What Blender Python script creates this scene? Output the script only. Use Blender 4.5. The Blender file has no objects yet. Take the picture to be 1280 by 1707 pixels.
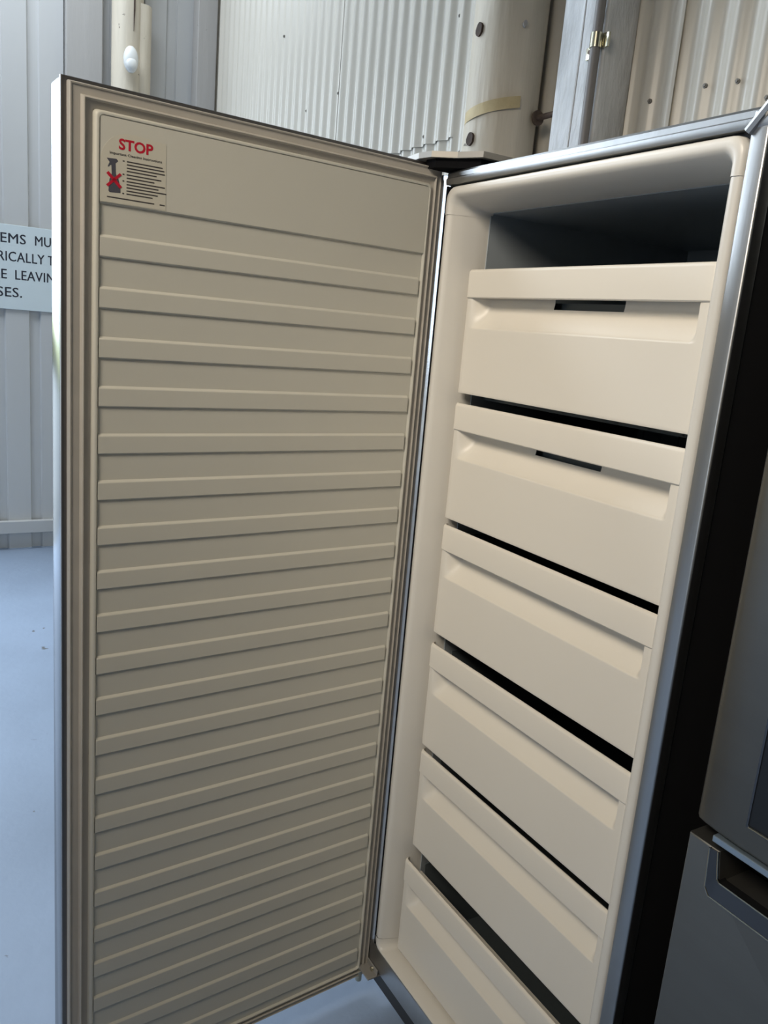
import bpy, bmesh, math, random
from mathutils import Vector, Matrix
random.seed(7)
S = bpy.context.scene
COL = S.collection
# ------------------------------------------------------------------ camera
CX, CY, CZ = 1.24393, -0.81541, 1.41580
YAW, PITCH, ROLL, FPX = 1.021139, -0.218995, 0.087054, 1346.472
cyw, syw, cp, sp = math.cos(YAW), math.sin(YAW), math.cos(PITCH), math.sin(PITCH)
fw = Vector((-syw*cp, cyw*cp, sp)); rt = Vector((cyw, syw, 0)); up = rt.cross(fw)
cr, sr = math.cos(ROLL), math.sin(ROLL)
r2 = rt*cr + up*sr; u2 = up*cr - rt*sr
cam_d = bpy.data.cameras.new('camera'); cam = bpy.data.objects.new('camera', cam_d); COL.objects.link(cam)
M = Matrix(((r2.x, u2.x, -fw.x, CX), (r2.y, u2.y, -fw.y, CY), (r2.z, u2.z, -fw.z, CZ), (0, 0, 0, 1)))
cam.matrix_world = M
cam_d.sensor_fit = 'HORIZONTAL'; cam_d.sensor_width = 36.0; cam_d.lens = 36.0*FPX/1280.0
cam_d.clip_start = 0.02
S.camera = cam
# ------------------------------------------------------------------ sky, lights, exposure
world = bpy.data.worlds.new('sky'); S.world = world; world.use_nodes = True
bg = world.node_tree.nodes['Background']
bg.inputs['Color'].default_value = (0.74, 0.87, 1.0, 1); bg.inputs['Strength'].default_value = 8.0
def area(name, loc, rot, sx, sy, power, color, portal=False):
    l = bpy.data.lights.new(name, 'AREA'); l.shape = 'RECTANGLE'; l.size = sx; l.size_y = sy
    l.energy = power; l.color = color
    if portal: l.cycles.is_portal = True
    o = bpy.data.objects.new(name, l); COL.objects.link(o); o.location = loc; o.rotation_euler = rot
    return o
OPEN_Y0, OPEN_Y1, OPEN_Z = -4.4, -0.95, 3.3          # open roller door in the left wall
area('doorway_daylight_portal', (-3.74, (OPEN_Y0+OPEN_Y1)/2, OPEN_Z/2), (0, -math.pi/2, 0), OPEN_Z, OPEN_Y1-OPEN_Y0, 1, (1, 1, 1), True)
FR_X0, FR_X1, FR_Z = 0.15, 0.75, 3.2                   # unseen front-wall opening, placed and sized for the left flange's reflection
area('front_daylight_portal', ((FR_X0+FR_X1)/2, -6.98, FR_Z/2), (math.pi/2, 0, 0), FR_X1-FR_X0, FR_Z, 1, (1, 1, 1), True)
FILL_POS = Vector((1.0, -1.7, 2.6)); fill_dir = Vector((0.25, -0.1, 1.35))-FILL_POS
fill_light = area('warm_fill_light', FILL_POS, fill_dir.to_track_quat('-Z', 'Y').to_euler(), 0.7, 0.7, 6.4, (1.0, 0.895, 0.74))  # unseen warm fill light, added and aimed for the drawer and door gradient
fill_light.data.spread = math.radians(72)
area('roof_skylight', (-2.7, -1.5, 4.1), (0, 0, 0), 1.2, 3.2, 112, (0.80, 0.90, 1.0))
vs = S.view_settings
S.display_settings.display_device = 'sRGB'
vs.view_transform = 'Standard'; vs.look = 'None'; vs.exposure = 0.0; vs.gamma = 1.0; vs.use_curve_mapping = False
# ------------------------------------------------------------------ materials
def lin(c):
    return tuple(((v/255.0)/12.92 if v/255.0 <= 0.04045 else ((v/255.0+0.055)/1.055)**2.4) for v in c) + (1.0,)
def mat(name, rgb, rough=0.5, metal=0.0, var=0.0, scale=8.0, bump=0.0, bscale=60.0, stretch=None, spec=0.5, coat=0.0, dark=None, trans=0.0):
    m = bpy.data.materials.new(name); m.use_nodes = True
    nt = m.node_tree; b = nt.nodes['Principled BSDF']
    b.inputs['Base Color'].default_value = lin(rgb); b.inputs['Roughness'].default_value = rough
    b.inputs['Metallic'].default_value = metal; b.inputs['Specular IOR Level'].default_value = spec
    b.inputs['Coat Weight'].default_value = coat
    b.inputs['Transmission Weight'].default_value = trans
    tc = nt.nodes.new('ShaderNodeTexCoord'); mp = nt.nodes.new('ShaderNodeMapping')
    nt.links.new(tc.outputs['Object'], mp.inputs['Vector'])
    if stretch: mp.inputs['Scale'].default_value = stretch
    if var > 0:
        n = nt.nodes.new('ShaderNodeTexNoise'); n.inputs['Scale'].default_value = scale; n.inputs['Detail'].default_value = 6
        nt.links.new(mp.outputs['Vector'], n.inputs['Vector'])
        cr_ = nt.nodes.new('ShaderNodeValToRGB')
        base = lin(rgb); dk = lin(dark) if dark else tuple(v*(1-var) for v in base[:3]) + (1,)
        lt = tuple(min(1, v*(1+var*0.5)) for v in base[:3]) + (1,)
        cr_.color_ramp.elements[0].position = 0.32; cr_.color_ramp.elements[0].color = dk
        cr_.color_ramp.elements[1].position = 0.68; cr_.color_ramp.elements[1].color = lt
        nt.links.new(n.outputs['Fac'], cr_.inputs['Fac']); nt.links.new(cr_.outputs['Color'], b.inputs['Base Color'])
    if bump > 0:
        n2 = nt.nodes.new('ShaderNodeTexNoise'); n2.inputs['Scale'].default_value = bscale; n2.inputs['Detail'].default_value = 4
        nt.links.new(mp.outputs['Vector'], n2.inputs['Vector'])
        bp = nt.nodes.new('ShaderNodeBump'); bp.inputs['Strength'].default_value = bump; bp.inputs['Distance'].default_value = 0.01
        nt.links.new(n2.outputs['Fac'], bp.inputs['Height']); nt.links.new(bp.outputs['Normal'], b.inputs['Normal'])
    return m
MT = dict(
    steel=mat('brushed_steel', (182, 182, 182), 0.36, 1.0, 0.06, 30, 0.02, 300, (1, 1, 0.05)),
    steel_end=mat('polished_steel', (128, 131, 136), 0.2, 1.0),
    steel_lit=mat('brightened_flange', (222, 224, 228), 0.15, 1.0),  # flange steel made lighter and smoother, bright reflection put into its colour
    steel_dark=mat('dark_steel_return', (128, 124, 122), 0.35, 0.9),
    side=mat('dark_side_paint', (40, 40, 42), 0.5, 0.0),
    liner=mat('white_door_plastic', (204, 201, 190), 0.42, 0, 0.02, 3, spec=0.4),
    rim=mat('white_rim_plastic', (222, 217, 208), 0.32, 0, 0.02, 4),
    drawer=mat('white_drawer_plastic', (228, 221, 209), 0.38, 0, 0.015, 3),
    gasket=mat('grey_gasket_rubber', (186, 180, 171), 0.5, 0, 0.05, 20),
    inner=mat('freezer_inner_wall', (158, 165, 171), 0.4),
    bin=mat('clear_grey_bin', (96, 104, 108), 0.3),
    shade_black=mat('matte_black', (20, 20, 22), 0.9, spec=0.1),  # black for the shaded rim gap and the hinge cavity
    black=mat('black_plastic', (14, 14, 16), 0.4),
    hinge=mat('hinge_metal', (168, 164, 158), 0.45, 0.4),
    corr=mat('cream_corrugated_paint', (206, 199, 186), 0.28, 0, 0.05, 2.5, 0.03, 15, (1, 1, 0.15)),
    clad=mat('grey_cladding_paint', (198, 197, 195), 0.5, 0, 0.06, 2.0, 0.02, 10, (1, 1, 0.2)),
    paintwood=mat('painted_timber', (216, 204, 184), 0.5, 0, 0.20, 9, 0.7, 16, (1, 1, 0.14)),
    whitewood=mat('whitewashed_timber', (218, 219, 220), 0.6, 0, 0.26, 16, 0.9, 30, (1, 1, 0.30)),
    greywood=mat('grey_painted_stud', (176, 172, 168), 0.6, 0, 0.10, 5, 0.3, 18, (1, 1, 0.15)),
    knot=mat('dark_knot', (74, 58, 48), 0.8, 0, 0.4, 40),
    tape=mat('masking_tape', (204, 184, 140), 0.6, 0, 0.1, 30, 0.2, 40),
    rust=mat('rusty_bolt', (108, 92, 82), 0.6, 0.5, 0.3, 80),
    screw=mat('painted_screw', (132, 126, 118), 0.6),
    zinc=mat('zinc_clip', (200, 196, 176), 0.25, 1.0),
    conduit=mat('grey_conduit', (128, 124, 122), 0.45),
    floor=mat('concrete_floor', (138, 152, 172), 0.6, 0, 0.14, 1.6, 0.12, 30),
    yard=mat('yard_concrete', (112, 112, 110), 0.9, 0, 0.15, 0.5),
    grass=mat('dry_grass', (150, 150, 70), 0.9, 0, 0.3, 1.5),
    roof=mat('roof_sheet', (170, 166, 158), 0.7),
    farwall=mat('shed_lining', (172, 158, 136), 0.8, 0, 0.1, 1.0),
    sign=mat('sign_board', (212, 222, 224), 0.4),
    ink=mat('sign_ink', (38, 40, 52), 0.5),
    white=mat('white_sensor_plastic', (232, 232, 228), 0.35),
    sticker=mat('clear_sticker', (206, 201, 186), 0.3),
    red=mat('red_print', (190, 28, 52), 0.4),
    grey_ink=mat('dark_print', (70, 66, 66), 0.5),
    bottle=mat('bottle_print', (78, 78, 88), 0.5),
    fr_front=mat('dark_stainless', (114, 112, 107), 0.36, 0.85, 0.05, 20, 0.02, 300, (0.05, 1, 1)),
    fr_trim=mat('dark_trim', (92, 92, 94), 0.25, 0.9),
    chrome=mat('chrome_edge', (226, 222, 206), 0.12, 1.0),
    lip=mat('handle_lip_steel', (150, 164, 176), 0.3, 0.7),
)
def spots(m, scale, thr, rgb):
    nt = m.node_tree; b = nt.nodes['Principled BSDF']
    src = b.inputs['Base Color'].links[0].from_socket
    tc = nt.nodes.new('ShaderNodeTexCoord'); n = nt.nodes.new('ShaderNodeTexNoise'); n.inputs['Scale'].default_value = scale; n.inputs['Detail'].default_value = 3; n.inputs['Distortion'].default_value = 1.2
    nt.links.new(tc.outputs['Object'], n.inputs['Vector'])
    r = nt.nodes.new('ShaderNodeValToRGB'); r.color_ramp.elements[0].position = thr; r.color_ramp.elements[1].position = thr+0.02
    mx = nt.nodes.new('ShaderNodeMix'); mx.data_type = 'RGBA'
    nt.links.new(n.outputs['Fac'], r.inputs['Fac']); nt.links.new(r.outputs['Color'], mx.inputs['Factor'])
    nt.links.new(src, mx.inputs['A']); mx.inputs['B'].default_value = lin(rgb)
    nt.links.new(mx.outputs['Result'], b.inputs['Base Color'])
spots(MT['floor'], 9.0, 0.72, (96, 98, 100)); spots(MT['paintwood'], 14.0, 0.70, (120, 108, 92)); spots(MT['greywood'], 16.0, 0.72, (110, 104, 98))
# ------------------------------------------------------------------ helpers
WLOC = {}
def link(o, parent, wl):
    COL.objects.link(o); WLOC[o.name] = Vector(wl)
    if parent is not None:
        o.parent = parent; o.location = Vector(wl) - WLOC[parent.name]
    else: o.location = wl
def tag(o, label=None, cat=None, group=None, kind=None):
    if label: o['label'] = label
    if cat: o['category'] = cat
    if group: o['group'] = group
    if kind: o['kind'] = kind
    return o
def thing(name, loc, label, cat, group=None):
    o = bpy.data.objects.new(name, None); o.empty_display_size = 0.05
    link(o, None, loc); return tag(o, label, cat, group)
def obj(name, vf, m, parent=None, smooth=False):
    v, f = vf
    lo = Vector((min(p[0] for p in v), min(p[1] for p in v), min(p[2] for p in v)))
    hi = Vector((max(p[0] for p in v), max(p[1] for p in v), max(p[2] for p in v)))
    o0 = Vector(((lo.x+hi.x)/2, (lo.y+hi.y)/2, lo.z))
    me = bpy.data.meshes.new(name); me.from_pydata([tuple(Vector(p)-o0) for p in v], [], f); me.validate()
    bm = bmesh.new(); bm.from_mesh(me); bmesh.ops.recalc_face_normals(bm, faces=bm.faces); bm.to_mesh(me); bm.free()
    me.materials.append(MT[m])
    if smooth:
        for p in me.polygons: p.use_smooth = True
        try: me.set_sharp_from_angle(angle=math.radians(smooth if smooth is not True else 40))
        except Exception: pass
    o = bpy.data.objects.new(name, me); link(o, parent, o0); return o
def join(*vfs):
    V, F = [], []
    for v, f in vfs:
        k = len(V); V += list(v); F += [tuple(i+k for i in q) for q in f]
    return V, F
def box(x0, x1, y0, y1, z0, z1, bev=0.0, seg=2):
    bm = bmesh.new()
    bmesh.ops.create_cube(bm, size=1)
    for v in bm.verts:
        v.co = Vector(((x0+x1)/2+v.co.x*(x1-x0), (y0+y1)/2+v.co.y*(y1-y0), (z0+z1)/2+v.co.z*(z1-z0)))
    if bev > 0: bmesh.ops.bevel(bm, geom=bm.edges[:], offset=bev, segments=seg, profile=0.5, affect='EDGES')
    bm.verts.index_update()
    r = [tuple(v.co) for v in bm.verts], [tuple(v.index for v in f.verts) for f in bm.faces]
    bm.free(); return r
def tube(p0, p1, r, n=12, r1=None):
    p0, p1 = Vector(p0), Vector(p1); d = (p1-p0).normalized()
    a = d.orthogonal().normalized(); b = d.cross(a); r1 = r if r1 is None else r1
    V = [tuple(p0+(a*math.cos(t)+b*math.sin(t))*r) for t in [2*math.pi*i/n for i in range(n)]]
    V += [tuple(p1+(a*math.cos(t)+b*math.sin(t))*r1) for t in [2*math.pi*i/n for i in range(n)]]
    F = [(i, (i+1) % n, n+(i+1) % n, n+i) for i in range(n)] + [tuple(range(n))[::-1], tuple(range(n, 2*n))]
    return V, F
def prism(poly, fn, d0, d1):
    """poly: 2-D outline; fn(a,b,d)->xyz, extruded from d0 to d1"""
    n = len(poly)
    V = [fn(a, b, d0) for a, b in poly] + [fn(a, b, d1) for a, b in poly]
    F = [tuple(range(n))[::-1], tuple(range(n, 2*n))] + [(i, (i+1) % n, n+(i+1) % n, n+i) for i in range(n)]
    return V, F
def loft(loops, closed=True, cap=False):
    n = len(loops[0]); V = [tuple(p) for l in loops for p in l]; F = []
    for k in range(len(loops)-1):
        for i in range(n if closed else n-1):
            j = (i+1) % n
            F.append((k*n+i, k*n+j, (k+1)*n+j, (k+1)*n+i))
    if cap: F += [tuple(range(n))[::-1], tuple(range((len(loops)-1)*n, len(loops)*n))]
    return V, F
def text_mesh(body, size, fn, depth=0.0004, spacing=1.0, offset=0.0, align='LEFT'):
    c = bpy.data.curves.new('t', 'FONT'); c.body = body; c.size = size; c.align_x = align
    c.space_character = spacing; c.offset = offset; c.extrude = depth; c.resolution_u = 3
    o = bpy.data.objects.new('t', c); COL.objects.link(o)
    bpy.context.view_layer.update()
    dg = bpy.context.evaluated_depsgraph_get(); e = o.evaluated_get(dg); me = e.to_mesh()
    V = [fn(v.co.x, v.co.y, v.co.z) for v in me.vertices]; F = [tuple(p.vertices) for p in me.polygons]
    w = max((v.co.x for v in me.vertices), default=0)
    e.to_mesh_clear(); bpy.data.objects.remove(o); bpy.data.curves.remove(c)
    return V, F

# ------------------------------------------------------------------ the shed
WX, WY = -3.72, 0.815           # planes of the left and back walls
RX, RY, RZ = 6.5, -7.0, 4.2
tag(obj('floor', box(WX-0.14, RX+0.1, RY-0.1, WY+0.12, -0.15, 0.0), 'floor'), kind='structure')
tag(obj('ground', box(-60, 40, -50, 30, -0.2, -0.15), 'yard'), kind='structure')
hillv = []
for i in range(13):
    y = -42 + 6*i; hillv.append([(-32, y, -0.1), (-29, y, 0.8+0.4*math.sin(i*1.3)), (-36, y, 2.2+0.5*math.sin(i*0.9)), (-48, y, -0.1)])
tag(obj('hill', loft(hillv, closed=False), 'grass', smooth=True), kind='structure')
tag(obj('ceiling', box(WX-0.1, RX, RY, WY+0.1, RZ, RZ+0.1), 'roof'), kind='structure')
tag(obj('wall_right', box(RX, RX+0.1, RY, WY+0.1, 0, RZ), 'farwall'), kind='structure')
tag(obj('wall_front', join(box(WX-0.1, FR_X0, RY-0.1, RY, 0, RZ), box(FR_X1, RX, RY-0.1, RY, 0, RZ), box(FR_X0, FR_X1, RY-0.1, RY, FR_Z, RZ)), 'farwall'), kind='structure')
# back wall: girts with corrugated sheets on them
PITCH_C, CREST0, AMP = 0.0775, -1.185, 0.009
wb = tag(obj('wall_back', join(*[box(WX, RX, WY+0.02, WY+0.09, z, z+0.1) for z in (0.0, 1.1, 2.1, 3.1, 4.05)]), 'greywood'), kind='structure')
def corr(x0, x1, z0, z1, dy):
    n = max(2, int((x1-x0)/PITCH_C*12)); L = []
    xs = [x0+(x1-x0)*i/n for i in range(n+1)]
    yy = [WY+dy-AMP*math.cos(2*math.pi*(x-CREST0)/PITCH_C) for x in xs]
    a = [(x, y, z0) for x, y in zip(xs, yy)]; b = [(x, y, z1) for x, y in zip(xs, yy)]
    c = [(x, y+0.001, z1) for x, y in zip(xs, yy)]; d = [(x, y+0.001, z0) for x, y in zip(xs, yy)]
    v, f = loft([a, b, c, d, a], closed=False)
    return v, f
sheets = []
for (x0, x1, z0, z1, dy) in [(-3.72, -2.92, 2.067, 4.2, -0.006), (-2.95, -2.04, 2.067, 4.2, -0.0075), (-2.07, -1.148, 2.067, 4.2, -0.006),
                             (-3.72, -2.92, 0.0, 2.12, 0.0), (-2.95, -2.04, 0.0, 2.12, -0.0015), (-2.07, -1.148, 0.0, 2.12, 0.0),
                             (-1.17, -0.245, 0.0, 4.2, -0.0075), (-0.27, 0.62, 0.0, 4.2, 0.0), (0.6, 1.5, 0.0, 4.2, -0.0025),
                             (1.48, 2.4, 0.0, 4.2, 0.0), (2.38, 3.3, 0.0, 4.2, -0.0025), (3.28, 4.2, 0.0, 4.2, 0.0), (4.18, 5.1, 0.0, 4.2, -0.0025), (5.08, 6.5, 0.0, 4.2, 0.0)]:
    sheets.append((x0, x1, z0, z1, dy, obj('sheet', corr(x0, x1, z0, z1, dy), 'corr', wb, smooth=60)))
for sx, sz in [(-3.0, 2.734), (-2.654, 2.721), (-2.36, 2.348), (-2.045, 2.362), (-1.205, 2.442), (-1.13, 2.014), (-1.355, 2.094), (-0.078, 2.025), (-0.162, 2.031), (-0.318, 2.024), (0.003, 1.977)]:
    for (x0, x1, z0, z1, dy, so) in sheets:
        if x0 <= sx <= x1 and z0 <= sz <= z1:
            y = WY+dy-AMP*math.cos(2*math.pi*(sx-CREST0)/PITCH_C)
            obj('screw', join(tube((sx, y+0.002, sz), (sx, y-0.002, sz), 0.006, 10), tube((sx, y-0.002, sz), (sx, y-0.005, sz), 0.0035, 6)), 'screw', so)
            break
# left wall: ribbed cladding seen from inside (ribs read as grooves), roller door opening beyond
wl = tag(obj('wall_left', join(*([box(WX-0.11, WX-0.04, OPEN_Y1+0.02, WY+0.05, z, z+0.1) for z in (0.0, 0.35, 1.3, 2.3, 3.3)] +
        [box(WX-0.11, WX-0.01, OPEN_Y1, OPEN_Y1+0.06, 0, RZ), box(WX-0.11, WX-0.01, OPEN_Y0-0.06, OPEN_Y0, 0, RZ),
         box(WX-0.11, WX-0.01, OPEN_Y0, OPEN_Y1, OPEN_Z, RZ), box(WX-0.11, WX-0.01, RY, OPEN_Y0-0.06, 0, RZ)])), 'clad'), kind='structure')
def clad(y0, y1, z0, z1, dx=0.0):
    pts = [(WX+dx, y0)]
    g = -0.15-0.18*6
    while g < y1+0.2:
        for a, d in ((-0.031, 0), (-0.024, -0.015), (0.024, -0.015), (0.031, 0)):
            if y0 < g+a < y1: pts.append((WX+dx+d, g+a))
        g += 0.18
    pts.append((WX+dx, y1))
    L = lambda o, z: [(x+o, y, z) for x, y in pts]
    return loft([L(0, z0), L(0, z1), L(-0.001, z1), L(-0.001, z0), L(0, z0)], closed=False)
for y0, y1, dx in ((OPEN_Y1+0.06, -0.43, 0.0), (-0.432, 0.28, 0.0015), (0.27, 0.84, 0.0)):
    obj('sheet', clad(y0, y1, 0.004, 4.2, dx), 'clad', wl)
tag(obj('baseboard_left', join(box(WX, WX+0.035, OPEN_Y1+0.06, 0.69, 0.10, 0.172, 0.003)), 'clad'), kind='structure')
tag(obj('trim_1', box(WX+0.002, WX+0.055, 0.005, 0.188, 0.175, 4.18, 0.004), 'greywood'), kind='structure')
tag(obj('trim_2', box(WX+0.002, WX+0.10, 0.688, 0.798, 0.005, 4.18, 0.004), 'greywood'), kind='structure')
def pole(cx, cy, r, z0, z1, seed, n=28, rings=26, ov=0.06):
    rnd = random.Random(seed); ph = [rnd.uniform(0, 6.28) for _ in range(8)]
    L = []
    for k in range(rings+1):
        z = z0+(z1-z0)*k/rings; ring = []
        for i in range(n):
            t = 2*math.pi*i/n
            q = 1+ov*0.5*math.sin(2*t+ph[0]+z*0.4)+ov*0.35*math.sin(3*t+ph[1]-z*0.7)+0.012*math.sin(7*t+ph[2]+z)+0.01*math.sin(z*5+ph[3]+t)
            ring.append((cx+r*q*math.cos(t)+0.006*math.sin(z*0.9+ph[4]), cy+r*q*math.sin(t)+0.004*math.sin(z*1.1+ph[5]), z))
        L.append(ring)
    return loft(L, cap=True)
# pole on the left wall with its motion sensor
pl = thing('timber_pole', (-3.62, 0.307, 0), 'cream painted round timber pole on the grey ribbed wall', 'post', 'painted timber poles')
obj('trunk', pole(-3.622, 0.307, 0.083, 0.0, 4.18, 3), 'paintwood', pl, smooth=60)
obj('packing_piece', join(pole(-3.612, 0.375, 0.052, 2.2, 2.99, 9, 18, 10)), 'paintwood', pl, smooth=60)
obj('crack', prism([(0, 0), (0.006, 0.1), (0.008, 0.4), (0.004, 0.6), (-0.003, 0.6), (-0.003, 0.3)], lambda a, b, d: (d, 0.318+a, 2.84+b), -3.545, -3.531), 'knot', pl)
def ellipsoid(c, rx, ry, rz, n=16, m=10):
    L = []
    for k in range(1, m):
        ph = -math.pi/2+math.pi*k/m
        L.append([(c[0]+rx*math.cos(ph)*math.cos(2*math.pi*i/n), c[1]+ry*math.cos(ph)*math.sin(2*math.pi*i/n), c[2]+rz*math.sin(ph)) for i in range(n)])
    return loft(L, cap=True)
sn = thing('motion_sensor', (-3.53, 0.30, 2.64), 'white oval motion sensor on the timber pole of the left wall', 'sensor')
obj('housing', ellipsoid((-3.503, 0.298, 2.692), 0.030, 0.039, 0.066), 'white', sn, smooth=True)
obj('lens', ellipsoid((-3.483, 0.298, 2.667), 0.016, 0.029, 0.030), 'white', sn, smooth=True)
# sign
sg = thing('wall_sign', (WX+0.012, -0.5, 1.362), 'white sign with black capital letters on the grey left wall', 'sign')
obj('board', box(WX+0.006, WX+0.011, -0.92, 0.0, 1.362, 1.803, 0.001, 1), 'sign', sg)
RAW = lambda a, b, c: (a, b, c)
def word(body, ref, yl, wref, z, capz=0.049):
    V, F = text_mesh(body, 1.0, RAW, 0.0, 1.04)
    pre, _ = text_mesh(body[:body.index(ref)+len(ref)], 1.0, RAW, 0.0, 1.04)
    rv, _ = text_mesh(ref, 1.0, RAW, 0.0, 1.04); ev, _ = text_mesh('E', 1.0, RAW, 0.0)
    rw = max(p[0] for p in rv)-min(p[0] for p in rv); xl = max(p[0] for p in pre)-rw
    cap = max(p[1] for p in ev); k = wref/rw
    out = []
    for dy, dz, dx in ((0, 0, 0.0006), (0.0016, 0.0006, 0.0007)):
        out.append(([(WX+0.0108+dx, yl+(p[0]-xl)*k+dy, z+p[1]/cap*capz+dz) for p in V], F))
    return join(*out)
for body, ref, yl, wr, z in (('ITEMS', 'EMS', -0.320, 0.124, 1.7085), ('MUST', 'MU', -0.149, 0.080, 1.7095), ('ELECTRICALLY', 'CALLY', -0.282, 0.180, 1.6145), ('T', 'T', -0.084, 0.028, 1.6145),
                             ('BEFORE', 'RE', -0.360, 0.068, 1.521), ('LEAVING', 'LEAVI', -0.250, 0.150, 1.521), ('PREMISES.', 'ES.', -0.302, 0.084, 1.4275)):
    obj('word', word(body, ref, yl, wr, z), 'ink', sg)
# pole, square post and conduit on the back wall
pr = thing('timber_pole', (-0.76, 0.703, 0), 'knotty cream round timber pole before corrugated wall behind the freezer', 'post', 'painted timber poles')
PC = (-0.767, 0.694, 0.1025)
obj('trunk', pole(PC[0], PC[1], PC[2], 0.0, 4.18, 11, ov=0.015), 'paintwood', pr, smooth=60)
def on_pole(ang, z, r=PC[2]): return (PC[0]+r*math.cos(ang), PC[1]+r*math.sin(ang), z)
def patch(a0, a1, zf0, zf1, r0, r1, n=14):
    L = []
    for k in range(n+1):
        a = a0+(a1-a0)*k/n; t = k/n
        L.append([on_pole(a, zf0(t), r0), on_pole(a, zf1(t), r0), on_pole(a, zf1(t), r1), on_pole(a, zf0(t), r1)])
    return loft(L, cap=True)
def knot(ang, z, w, h):
    c = on_pole(ang, z, PC[2]-0.012); t = (-math.sin(ang), math.cos(ang)); nrm = (math.cos(ang), math.sin(ang)); poly = []
    return prism([(w*math.cos(q*0.4488)*(1+0.15*math.sin(q)), h*math.sin(q*0.4488)) for q in range(14)], lambda a, b, d: (c[0]+t[0]*a+nrm[0]*d, c[1]+t[1]*a+nrm[1]*d, c[2]+b), 0, 0.0165)
A0 = math.atan2(-0.62, 0.28)   # roughly facing the camera from the pole
obj('knot', knot(-1.61, 2.243, 0.0135, 0.018), 'knot', pr); obj('knot', knot(-1.54, 1.962, 0.0135, 0.018), 'knot', pr); obj('knot', knot(-0.29, 2.25, 0.005, 0.009), 'greywood', pr)
bl = obj('bolt', join(tube((-0.675, 0.742, 2.03), (-0.578, 0.742, 2.03), 0.0078, 12)), 'rust', pr)
obj('washer', tube((-0.668, 0.742, 2.03), (-0.662, 0.742, 2.03), 0.02, 16), 'rust', bl)
tp = tag(obj('masking_tape', patch(-1.95, -0.19, lambda t: 2.006+0.037*t, lambda t: 2.037+0.036*t, 0.1052, 0.1058, 24), 'tape', None, smooth=60), 'yellowed masking tape strip stuck around the knotty timber pole', 'tape')
po = thing('timber_post', (-0.47, 0.75, 0), 'whitewashed square timber post beside the round pole and conduit', 'post')
obj('post_body', box(-0.556, -0.392, 0.70, 0.803, 0.0, 4.18, 0.004), 'whitewood', po)
obj('crack', prism([(-0.003, 1.9), (0.001, 1.9), (0.004, 2.15), (0.002, 2.4), (-0.001, 2.15)], lambda a, b, d: (-0.478+a, d, b), 0.6985, 0.706), 'greywood', po)
cd = thing('electrical_conduit', (-0.407, 0.686, 0), 'thin grey conduit clipped to the whitewashed timber post', 'conduit')
obj('pipe', tube((-0.404, 0.683, 0.0), (-0.404, 0.683, 4.18), 0.0125, 16), 'conduit', cd, smooth=60)
cl = obj('clip', join(tube((-0.404, 0.683, 2.135), (-0.404, 0.683, 2.168), 0.0150, 16), box(-0.392, -0.372, 0.692, 0.6985, 2.135, 2.168, 0.001), box(-0.446, -0.418, 0.693, 0.6988, 2.118, 2.146, 0.001)), 'zinc', cd, smooth=40)
obj('screw', tube((-0.433, 0.693, 2.134), (-0.433, 0.690, 2.134), 0.005, 10), 'rust', cl)

# ------------------------------------------------------------------ the freezer
W, HT, B = 0.635, 1.6896, 0.0234
ZB = 0.105                      # lower edge of the front flange
fz = thing('upright_freezer', (W/2, 0.35, 0), 'tall stainless upright freezer with open door and six white drawers', 'freezer')
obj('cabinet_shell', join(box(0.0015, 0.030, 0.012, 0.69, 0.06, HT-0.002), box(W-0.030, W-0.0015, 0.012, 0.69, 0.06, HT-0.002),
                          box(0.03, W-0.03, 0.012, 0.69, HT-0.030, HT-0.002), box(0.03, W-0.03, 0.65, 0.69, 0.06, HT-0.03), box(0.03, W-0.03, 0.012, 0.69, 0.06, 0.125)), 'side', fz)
obj('plinth', box(0.02, W-0.02, 0.06, 0.60, 0.012, 0.06, 0.003), 'black', fz)
for x in (0.06, W-0.06):
    for y in (0.09, 0.60): obj('foot', tube((x, y, 0.0), (x, y, 0.03), 0.018, 14), 'black', fz)
# stainless flange round the opening, four strips
def strip(x0, x1, z0, z1): return box(x0, x1, 0.0, 0.022, z0, z1, 0.003, 3)
lp = [(0.0, 0.022), (0.0, 0.003), (0.001, 0.0006), (0.002, 0.0), (0.0045, 0.0), (B-0.002, 0.0097), (B-0.001, 0.0115), (B-0.001, 0.022)]  # left strip's chamfer is added so it mirrors the front opening
obj('flange', loft([[(x, y, z) for x, y in lp] for z in (ZB, HT-0.004)], cap=True), 'steel_lit', fz, smooth=25)
obj('flange', strip(W-B, W, ZB, HT-0.004), 'steel', fz, smooth=30)
obj('gap_shade', box(B+0.0002, 0.0268, 0.0005, 0.02, 0.16, HT-0.024), 'shade_black', fz)  # black strip added to draw the shaded gap between flange and rim
# the top strip has a rolled upper edge
prof = [(0.020, HT-0.0225), (0.0, HT-0.0225), (-0.0015, HT-0.019), (-0.0015, HT-0.013), (0.0005, HT-0.011), (0.001, HT-0.004), (0.004, HT-0.0005), (0.010, HT), (0.022, HT)]
obj('flange', loft([[(x, y, z) for y, z in prof] for x in (B, W*0.3, W*0.7, W-0.001)], cap=True), 'steel', fz, smooth=30)
obj('flange', box(0.0, W, 0.0, 0.03, ZB, 0.157, 0.003, 3), 'steel', fz, smooth=30)
d0 = Vector((W-B-0.002, -0.004, HT-0.026)); d1 = Vector((W+0.0, -0.004, HT+0.002))
dd = (d1-d0); nn = Vector((-dd.z, 0, dd.x)).normalized()*0.0055
obj('corner_trim', loft([[tuple(p-nn+Vector((0, 0.006, 0))), tuple(p-nn*0.8), tuple(p+Vector((0, -0.002, 0))), tuple(p+nn*0.8), tuple(p+nn+Vector((0, 0.006, 0)))] for p in (d0, d0+dd*0.3, d1)], cap=True), 'steel', fz, smooth=40)
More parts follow.
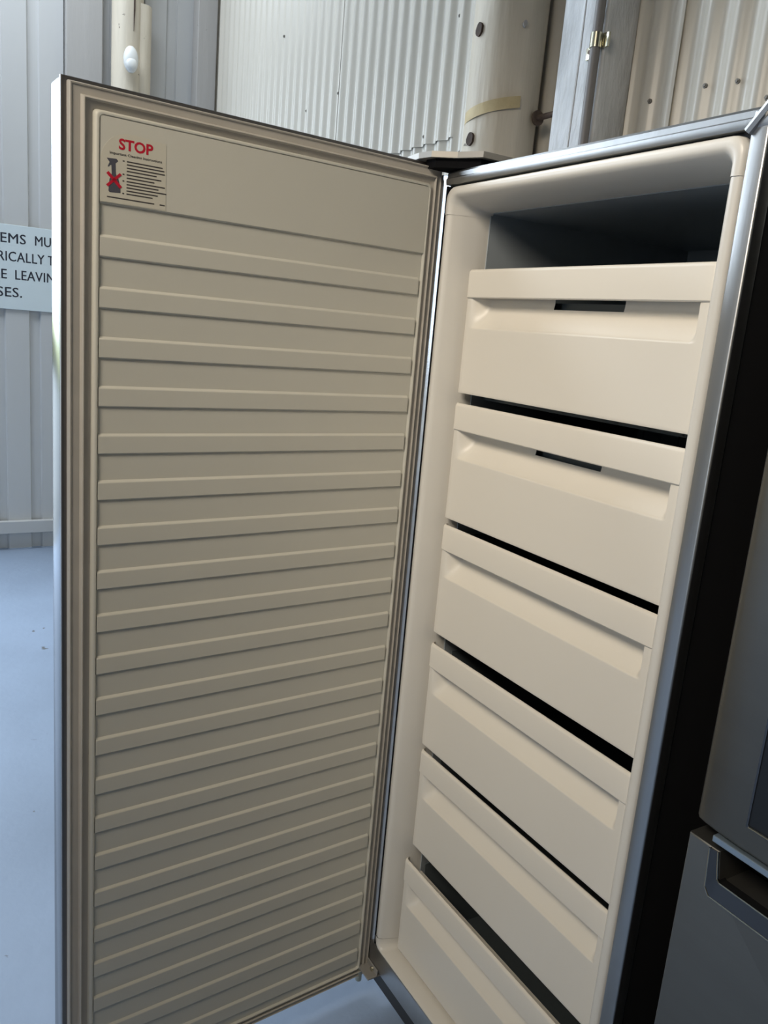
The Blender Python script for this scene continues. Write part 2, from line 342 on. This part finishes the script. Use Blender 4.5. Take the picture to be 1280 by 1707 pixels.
# plastic rim: swept profile (inset from the outer cabinet edge, depth)
RIM = [(0.0245, 0.016), (0.0262, 0.004), (0.0285, 0.0008), (0.037, 0.0), (0.0405, 0.002), (0.0440, 0.007), (0.0525, 0.030), (0.0565, 0.048), (0.060, 0.060), (0.0605, 0.075)]
def path(kind):
    """points on the outer cabinet rectangle with inward normals; rounded corners on the inside"""
    P = []
    R = 0.030
    def arc(cx, cz, a0, a1):
        return [((cx, cz), a0+(a1-a0)*i/8) for i in range(9)]
    return R
def sweep(zlo, zhi, xlo, xhi, side):
    L = []
    for ins, dep in RIM:
        if side == 'left': L.append([(ins, dep, zlo), (ins, dep, zhi)])
        else: L.append([(W-ins, dep, zlo), (W-ins, dep, zhi)])
    return loft(L, closed=False)
ZSEAM, ZSEAM2 = 1.619, 0.183
def rim_cap(top):
    L = []
    for ins, dep in RIM:
        ring = []
        rr = max(0.004, 0.052-ins*0.55)*0.55
        e = 0.0012 if dep < 0.06 else 0
        dep2 = dep-e
        zi = (HT-ins) if top else (0.157+max(0, ins-0.026)*0.30)
        sgn = -1 if top else 1
        zs = ZSEAM if top else ZSEAM2
        xl, xr = ins, W-ins
        ring.append((xl, dep2, zs))
        for i in range(7):
            t = math.pi/2*i/6
            ring.append((xl+rr-rr*math.cos(t), dep2, zi+sgn*(rr-rr*math.sin(t))))
        for i in range(7):
            t = math.pi/2*(1-i/6)
            ring.append((xr-rr+rr*math.cos(t), dep2, zi+sgn*(rr-rr*math.sin(t))))
        ring.append((xr, dep2, zs))
        L.append(ring)
    return loft(L, closed=False)
obj('rim_cap', rim_cap(True), 'rim', fz, smooth=50)
obj('rim_cap', rim_cap(False), 'rim', fz, smooth=50)
obj('rim_side', sweep(ZSEAM2, ZSEAM, 0, 0, 'left'), 'rim', fz, smooth=50)
obj('rim_side', sweep(ZSEAM2, ZSEAM, 0, 0, 'right'), 'rim', fz, smooth=50)
obj('inner_wall', join(box(0.030, 0.0625, 0.072, 0.62, 0.125, 1.645), box(W-0.0625, W-0.030, 0.072, 0.62, 0.125, 1.645), box(0.0625, W-0.0625, 0.072, 0.62, 1.628, 1.655),
                       box(0.0625, W-0.0625, 0.58, 0.645, 0.125, 1.628), box(0.0625, W-0.0625, 0.04, 0.62, 0.125, 0.158)), 'inner', fz)
obj('evaporator_cover', box(0.10, W-0.0635, 0.50, 0.579, 1.40, 1.545, 0.004), 'inner', fz)
# shelf frames between the drawers
ZT = [1.532, 1.304, 1.081, 0.848, 0.624, 0.383]
YF = [0.033, 0.033, 0.034, 0.034, 0.037, 0.026]
XL, XR, DH = 0.0665, 0.5715, 0.211
for z in ZT[1:]:
    obj('shelf', join(*([box(0.0635, W-0.0635, 0.10, 0.115, z+0.006, z+0.012), box(0.0635, W-0.0635, 0.55, 0.565, z+0.006, z+0.012)] + [tube((0.09+0.06*i, 0.10, z+0.009), (0.09+0.06*i, 0.56, z+0.009), 0.002, 6) for i in range(8)])), 'bin', fz)
def drawer_front(yf, zt, slot):
    # grid over the face with a scooped hand recess under the lip
    xs = [XL, XL+0.001, XL+0.004, XL+0.012] + [XL+0.014+0.003*i for i in range(9)]
    xs += [XL+0.05+(0.405)*i/28 for i in range(29)] + [XR-0.042+0.0035*i for i in range(9)] + [XR-0.010, XR-0.004, XR-0.001, XR]
    xs = sorted(set(round(x, 5) for x in xs))
    zs = [0.001, 0.003] + [0.006+(0.105)*i/12 for i in range(13)] + [0.1125, 0.1138, 0.115] + [0.116+0.054*i/16 for i in range(17)]
    def dep(x, z):
        # rounded outline edge
        e = min(x-XL, XR-x); rnd = 0.0
        if e < 0.004: rnd = 0.004*(1-math.sqrt(max(0, 1-(1-e/0.004)**2)))
        if z < 0.003: rnd = max(rnd, 0.003*(1-math.sqrt(max(0, 1-(1-z/0.003)**2))))
        a = 0.115
        d = 0.0
        if z > a:
            t = min(1, (z-a)/0.046)
            d = 0.003+0.025*math.sin(t*math.pi/2)**0.9
        elif z > 0.1125: d = 0.003*((z-0.1125)/0.0025)**2
        cl = lambda v: max(0, min(1, v))
        sL = cl((x-(XL+0.012))/0.028); sR = cl((XR-0.017-x)/0.010)
        k = (sL*sL*(3-2*sL))*(sR*sR*(3-2*sR))
        return rnd + (d*k if z > a else d*min(1, k*1.0)) + 0.0
    nx, nz = len(xs), len(zs)
    V = [(x, yf+0.003+dep(x, z), zt-0.211+z) for z in zs for x in xs]
    F = []
    for j in range(nz-1):
        for i in range(nx-1):
            cxm = (xs[i]+xs[i+1])/2; czm = (zs[j]+zs[j+1])/2
            if slot and 0.258 < cxm < 0.406 and 0.150 < czm < 0.175: continue
            F.append((j*nx+i, j*nx+i+1, (j+1)*nx+i+1, (j+1)*nx+i))
    # return edges
    k = len(V); edge = [i for i in range(nx)] + [j*nx+nx-1 for j in range(1, nz)] + [(nz-1)*nx+i for i in range(nx-2, -1, -1)] + [j*nx for j in range(nz-2, 0, -1)]
    for i in edge: V.append((V[i][0], yf+0.045, V[i][2]))
    n = len(edge)
    for q in range(n): F.append((edge[q], edge[(q+1) % n], k+(q+1) % n, k+q))
    return V, F
def lip(yf, zt):
    pr_ = [(0.022, -0.0465), (0.0015, -0.0475), (0.0, -0.046), (0.0, -0.006), (0.0008, -0.0028), (0.0025, -0.0008), (0.0045, 0.0), (0.0065, -0.0008), (0.0075, -0.003), (0.0075, -0.0425), (0.022, -0.0435)]
    L = []
    N = 40
    for i in range(N+1):
        t = i/N; x = XL-0.0015+(XR-XL+0.003)*t
        e = min(x-(XL-0.0015), XR+0.0015-x); off = 0.0
        L.append((x, e, off))
    xs = [0, .0005, .0015, .003, .0055, .009]; tot = XR-XL+0.004
    allx = xs + [tot*i/20 for i in range(1, 20)] + [tot-v for v in xs[::-1]]
    loops = []
    for x in allx:
        e = min(x, tot-x); r = 0.009
        off = r*(1-math.sqrt(max(0, 1-(1-min(e, r)/r)**2)))*0.9
        loops.append([(XL-0.002+x, yf+max(y, min(off+y, 0.022+off*0.2)), zt+z) for y, z in pr_])
    return loft(loops, cap=True)
for k in range(6):
    d = obj('drawer', drawer_front(YF[k], ZT[k], k < 2), 'drawer', fz, smooth=35)
    obj('handle_lip', lip(YF[k], ZT[k]), 'drawer', d, smooth=40)
    y0, zb, zt = YF[k]+0.046, ZT[k]-0.20, ZT[k]-0.02
    y1 = 0.50 if k < 5 else 0.40
    ribs = [box(0.09+0.045*i, 0.094+0.045*i, y1-0.006, y1-0.003, zb+0.004, zt-0.005) for i in range(11)]
    obj('bin', join(box(0.074, W-0.074, y0, y1, zb, zb+0.003), box(0.074, 0.077, y0, y1, zb, zt), box(W-0.077, W-0.074, y0, y1, zb, zt),
                    box(0.074, W-0.074, y1-0.003, y1, zb, zt), box(0.074, W-0.074, y0, y0+0.002, zb, zt-0.03), *ribs), 'bin', d)
# ------------------------------------------------------------------ the freezer door
TH, HX, HY, WD, DT, DB, DTH = 1.49502, -0.00224, 0.00364, 0.62764, 1.70202, 0.0699, 0.0528
cs, ss = math.cos(TH), math.sin(TH)
def DP(s, n, z): return (HX+s*cs+n*ss, HY-s*ss+n*cs, z)
def dmap(vf): return [DP(*p) for p in vf[0]], vf[1]
door = obj('door', dmap(join(box(0, WD, -DTH, -0.004, DB, DT, 0.004, 3))), 'steel_end', fz, smooth=30)
def rect_loop(s0, s1, z0, z1, n, r=0.0, q=4):
    if r <= 0: return [(s0, n, z0), (s1, n, z0), (s1, n, z1), (s0, n, z1)]
    P = []
    for cx, cz, a in ((s1-r, z0+r, -math.pi/2), (s1-r, z1-r, 0), (s0+r, z1-r, math.pi/2), (s0+r, z0+r, math.pi)):
        for i in range(q+1):
            t = a+math.pi/2*i/q; P.append((cx+r*math.cos(t), n, cz+r*math.sin(t)))
    return P
# inner rectangle of the liner panel
PS0, PS1, PZ0, PZ1 = 0.031, 0.5795, 0.098, 1.661
def ring(t, n, r=0.0):
    return rect_loop(0+PS0*t, WD+(PS1-WD)*t, DB+(PZ0-DB)*t, DT+(PZ1-DT)*t, n, r)
def rings(lst, r=0.0): return dmap(loft([ring(t, n, r) for t, n in lst]))
obj('skin_return', rings([(0.0, -0.006), (0.0, -0.001), (0.02, 0.0), (0.20, 0.0), (0.20, -0.006)]), 'steel_dark', door)
obj('gasket', rings([(0.155, -0.004), (0.155, 0.007), (0.175, 0.0100), (0.20, 0.0108), (0.235, 0.0102), (0.25, 0.0085), (0.48, 0.0070), (0.50, 0.0095), (0.535, 0.0120), (0.565, 0.0125), (0.585, 0.0110), (0.60, 0.0070), (0.83, 0.0035), (0.84, -0.004)]), 'gasket', door, smooth=35)
pan = [(0.80, -0.004), (0.815, 0.006), (0.84, 0.0095), (0.875, 0.0118), (0.91, 0.0125), (0.955, 0.0120), (0.985, 0.0095), (1.0, 0.0075)]
lv, lf = loft([ring(t, n, 0.006) for t, n in pan])
k = len(lv)-len(ring(1, 0, 0.006)); lf = lf + [tuple(range(k, len(lv)))]
obj('inner_liner', dmap((lv, lf)), 'liner', door, smooth=40)
BASE, PROUD = 0.0078, 0.0112
Z1, RP, SL, SR = 1.5112, 0.068308, 0.5785, 0.0335
def rib_mesh(z0, z1, tilt=True):
    h = z1-z0
    pf = [(BASE-0.001, z0-0.0012), (PROUD-0.0008, z0+0.0002), (PROUD, z0+0.0014), (PROUD, z1-0.0044), (PROUD-0.0005, z1-0.0032), (BASE-0.001, z1+0.0006)]
    loops = [[(s, n, z) for n, z in pf] for s in (SR+0.0022, SL+0.0012)]
    end0 = [(SR+0.0010, min(n, BASE-0.0005), z) for n, z in pf]; end1 = [(SL+0.0014, min(n, BASE-0.0005), z) for n, z in pf]
    return dmap(loft([end0]+loops+[end1], cap=True))
rib0 = None
for i in range(21):
    zt = Z1-i*RP
    if rib0 is None:
        rib0 = obj('rib', rib_mesh(zt-0.0285, zt+0.0012), 'liner', door, smooth=20)
        rz = WLOC[rib0.name].copy()
    else:
        o = rib0.copy(); link(o, door, rz-Vector((0, 0, i*RP)))
hp = [(BASE-0.001, 0.0), (PROUD-0.0014, 0.0008), (PROUD, 0.0022)]
loops = [[(PS0-0.0005, n, 1.5515+e), (PS1+0.0005, n, 1.5515+e), (PS1+0.0005, n, PZ1+0.0005), (PS0-0.0005, n, PZ1+0.0005)] for n, e in hp]
hv, hf = loft(loops); k = len(hv)-len(loops[-1]); hf = hf+[tuple(range(k, len(hv)))]
obj('header_panel', dmap((hv, hf)), 'liner', door, smooth=30)
# sticker
def SK(xz, yz):
    v = yz-0.131*(xz-100)
    return (0.5555-(xz-390)*8.53e-5, 1.5525+(1360-v)*7.95e-5)
NS = PROUD
def spr(poly, d0, d1): return prism([SK(a, b) for a, b in poly], lambda a, b, d: DP(a, NS+d, b), d0, d1)
arcp = [(105, 1340), (105, 700)] + [(105+470*(1-math.cos(t)), 700-500*math.sin(t)+60*(1-math.cos(t))) for t in [math.pi/2*i/10 for i in range(1, 11)]] + [(800, 300), (1150, 380), (1165, 1470)]
obj('sticker', spr(arcp, 0.0, 0.0004), 'sticker', door)
def bar(x0, x1, v, h=20):
    sh = lambda x: 0.131*(x-100)
    return spr([(x0, v+sh(x0)-h/2), (x1, v+sh(x1)-h/2), (x1, v+sh(x1)+h/2), (x0, v+sh(x0)+h/2)], 0.0004, 0.0006)
rows = [(641, 1095), (691, 1125), (744, 1135), (794, 1000), (851, 1080), (904, 965), (959, 1140), (1009, 1035), (1059, 1165), (1111, 1025), (1161, 940)]
bars = [bar(515, xe, v) for v, xe in rows] + [bar(450, 478, rows[i][0]) for i in (0, 4, 6, 10)] + [bar(210, 970, 1250), bar(1060, 1145, 1250)]
obj('sticker_print', join(*bars), 'grey_ink', door)
def st_text(x_z, v): 
    s0, z0 = SK(x_z, v+0.131*(x_z-100))
    return s0, z0
s0, z0 = st_text(385, 462)
def fit_text(body, s0, z0, width, cap, off):
    v, f = text_mesh(body, 1.0, lambda a, b, c: (a, b, c), 0.0, 1.0, off)
    xm = min(p[0] for p in v); xM = max(p[0] for p in v); ym = min(p[1] for p in v); yM = max(p[1] for p in v)
    return [DP(s0-(p[0]-xm)/(xM-xm)*width, NS+0.0005+0.0001, z0+p[1]*cap) for p in v], f
obj('sticker_title', fit_text('STOP', s0, z0, 0.0468, 0.0188, 0.03), 'red', door)
s0, z0 = st_text(245, 560)
obj('sticker_heading', fit_text('Important Cleaning Instructions', s0, z0, 0.0715, 0.0046, 0.02), 'grey_ink', door)
bt = [(200, 650), (350, 660), (380, 695), (338, 735), (345, 900), (385, 985), (418, 1110), (420, 1205), (250, 1195), (232, 1170), (245, 990), (280, 890), (272, 760), (255, 765), (235, 790), (215, 785), (245, 715)]
obj('sticker_bottle', spr(bt, 0.0004, 0.0006), 'bottle', door)
def xbar(x0, y0, x1, y1, w=46):
    dx, dy = x1-x0, y1-y0; l = math.hypot(dx, dy); px, py = -dy/l*w/2, dx/l*w/2
    return spr([(x0+px, y0+py), (x1+px, y1+py), (x1-px, y1-py), (x0-px, y0-py)], 0.0006, 0.0009)
obj('sticker_cross', join(xbar(212, 875, 425, 1120), xbar(420, 900, 208, 1090)), 'red', door)
# hinges
hg = obj('top_hinge', prism([(-0.052, -0.028), (-0.046, -0.040), (0.0, -0.046), (0.030, -0.040), (0.060, -0.008), (0.10, 0.015), (0.10, 0.075), (-0.01, 0.075), (-0.05, 0.0)], lambda a, b, d: (a, b, d), DT+0.003, DT+0.0125), 'hinge', fz)
obj('hinge_cavity_shade', prism([(0.004, -0.032), (0.028, -0.030), (0.056, -0.002), (0.088, 0.02), (0.088, 0.07), (0.01, 0.07)], lambda a, b, d: (a, b, d), HT+0.001, DT+0.0028), 'shade_black', hg)  # added black block, stands in for the shaded cavity under the plate
bh = obj('bottom_hinge', join(box(0.0, 0.050, -0.024, 0.03, 0.096, 0.100, 0.001), box(0.008, 0.050, -0.003, 0.0, 0.096, 0.112, 0.001)), 'hinge', fz)
obj('hinge_pin', tube((0.004, -0.018, 0.060), (0.004, -0.018, 0.094), 0.007, 12), 'zinc', bh, smooth=40)
obj('hinge_screw', tube((0.032, -0.003, 0.104), (0.032, -0.007, 0.104), 0.005, 10), 'zinc', bh)
# ------------------------------------------------------------------ the neighbouring refrigerator
NX0, NX1, NY = 0.716, 1.616, -0.030
nb = thing('refrigerator', ((NX0+NX1)/2, 0.35, 0), 'dark stainless refrigerator with black dispenser, right of the open freezer', 'refrigerator')
obj('body', box(NX0+0.004, NX1-0.004, 0.03, 0.69, 0.03, 1.77, 0.004), 'black', nb)
for x in (NX0+0.06, NX1-0.06):
    for y in (0.09, 0.60): obj('foot', tube((x, y, 0.0), (x, y, 0.035), 0.02, 14), 'black', nb)
def ndoor(x0, x1, z0, z1, flip=False):
    pf = [(0.0, 0.028), (0.0, 0.012), (0.0012, 0.005), (0.005, 0.001), (0.014, -0.0015), (0.035, -0.0045), (0.06, -0.006)]
    w = x1-x0
    row = [(x0+a, NY+b+0.004) for a, b in pf] + [(x1-a, NY+b+0.004) for a, b in pf[::-1]]
    L = []
    for z, e in ((z0, 0.004), (z0+0.0015, 0.0012), (z0+0.004, 0), (z1-0.004, 0), (z1-0.0015, 0.0012), (z1, 0.004)):
        L.append([(x, y if y > NY+0.02 else y+e, z) for x, y in row])
    return loft(L, cap=True)
DX0, DZ0, DX1, DZ1 = 0.786, 0.922, 1.03, 1.30
ud = obj('upper_door', ndoor(NX0, 1.163, 0.889, 1.78), 'fr_front', nb, smooth=40)
obj('upper_door', ndoor(1.169, NX1, 0.889, 1.78), 'fr_front', nb, smooth=40)
yd = NY-0.002
obj('dispenser_frame', loft([[(x, y, z) for x, z in ((DX0-o, DZ0-o), (DX1+o, DZ0-o), (DX1+o, DZ1+o), (DX0-o, DZ1+o))] for o, y in ((0.002, yd+0.002), (0.0015, yd-0.0022), (-0.001, yd-0.0022), (-0.002, yd+0.002))]), 'fr_trim', ud)
obj('dispenser_edge', tube((DX0+0.002, yd-0.0026, DZ0-0.0005), (DX1, yd-0.0026, DZ0-0.0005), 0.0011, 8), 'chrome', ud, smooth=True)
obj('dispenser_panel', loft([[(x, y, z) for x, z in ((DX0+o, DZ0+o), (DX1-o, DZ0+o), (DX1-o, DZ1-o), (DX0+o, DZ1-o))] for o, y in ((0.0, yd-0.0012), (0.012, yd-0.0005), (0.0125, yd-0.0008))], cap=True), 'black', ud)
obj('handle_lip', box(0.750, 1.150, NY-0.006, NY+0.02, 0.8805, 0.8885, 0.001), 'lip', ud)
npoly = [(NX0, 0.065), (NX1, 0.065), (NX1, 0.870), (1.574, 0.870), (1.570, 0.834), (0.764, 0.834), (0.7585, 0.870), (NX0, 0.870)]
def bevprism(poly, y0, y1, b):
    bm = bmesh.new(); vs_ = [bm.verts.new((x, y0, z)) for x, z in poly]; f = bm.faces.new(vs_)
    ex = bmesh.ops.extrude_face_region(bm, geom=[f]); 
    for g in ex['geom']:
        if isinstance(g, bmesh.types.BMVert): g.co.y = y1
    ed = [e for e in bm.edges if all(abs(v.co.y-y0) < 1e-6 for v in e.verts)]
    bmesh.ops.bevel(bm, geom=ed, offset=b, segments=3, profile=0.5, affect='EDGES')
    bm.verts.index_update(); r = [tuple(v.co) for v in bm.verts], [tuple(v.index for v in q.verts) for q in bm.faces]; bm.free(); return r
ld = obj('freezer_drawer', bevprism(npoly, NY, 0.026, 0.003), 'fr_front', nb, smooth=30)
out_ = [(0.7475, 0.8695), (0.7505, 0.8205), (0.757, 0.812), (1.577, 0.812), (1.583, 0.8205), (1.586, 0.8695)]
inn_ = [(0.7575, 0.8695), (0.7625, 0.8375), (0.766, 0.8345), (1.568, 0.8345), (1.571, 0.8375), (1.575, 0.8695)]
obj('handle_trim', loft([[(x, NY+0.003, z) for x, z in out_], [(x, NY-0.0035, z) for x, z in out_], [(x, NY-0.0015, z) for x, z in inn_], [(x, NY+0.012, z) for x, z in inn_]], closed=False), 'fr_trim', ld)
for pts, y in ((out_, NY-0.0035), (inn_, NY-0.0018)):
    obj('chrome_edge', join(*[tube((a[0], y, a[1]), (b[0], y, b[1]), 0.0009, 6) for a, b in zip(pts[:-1], pts[1:])]), 'chrome', ld, smooth=True)
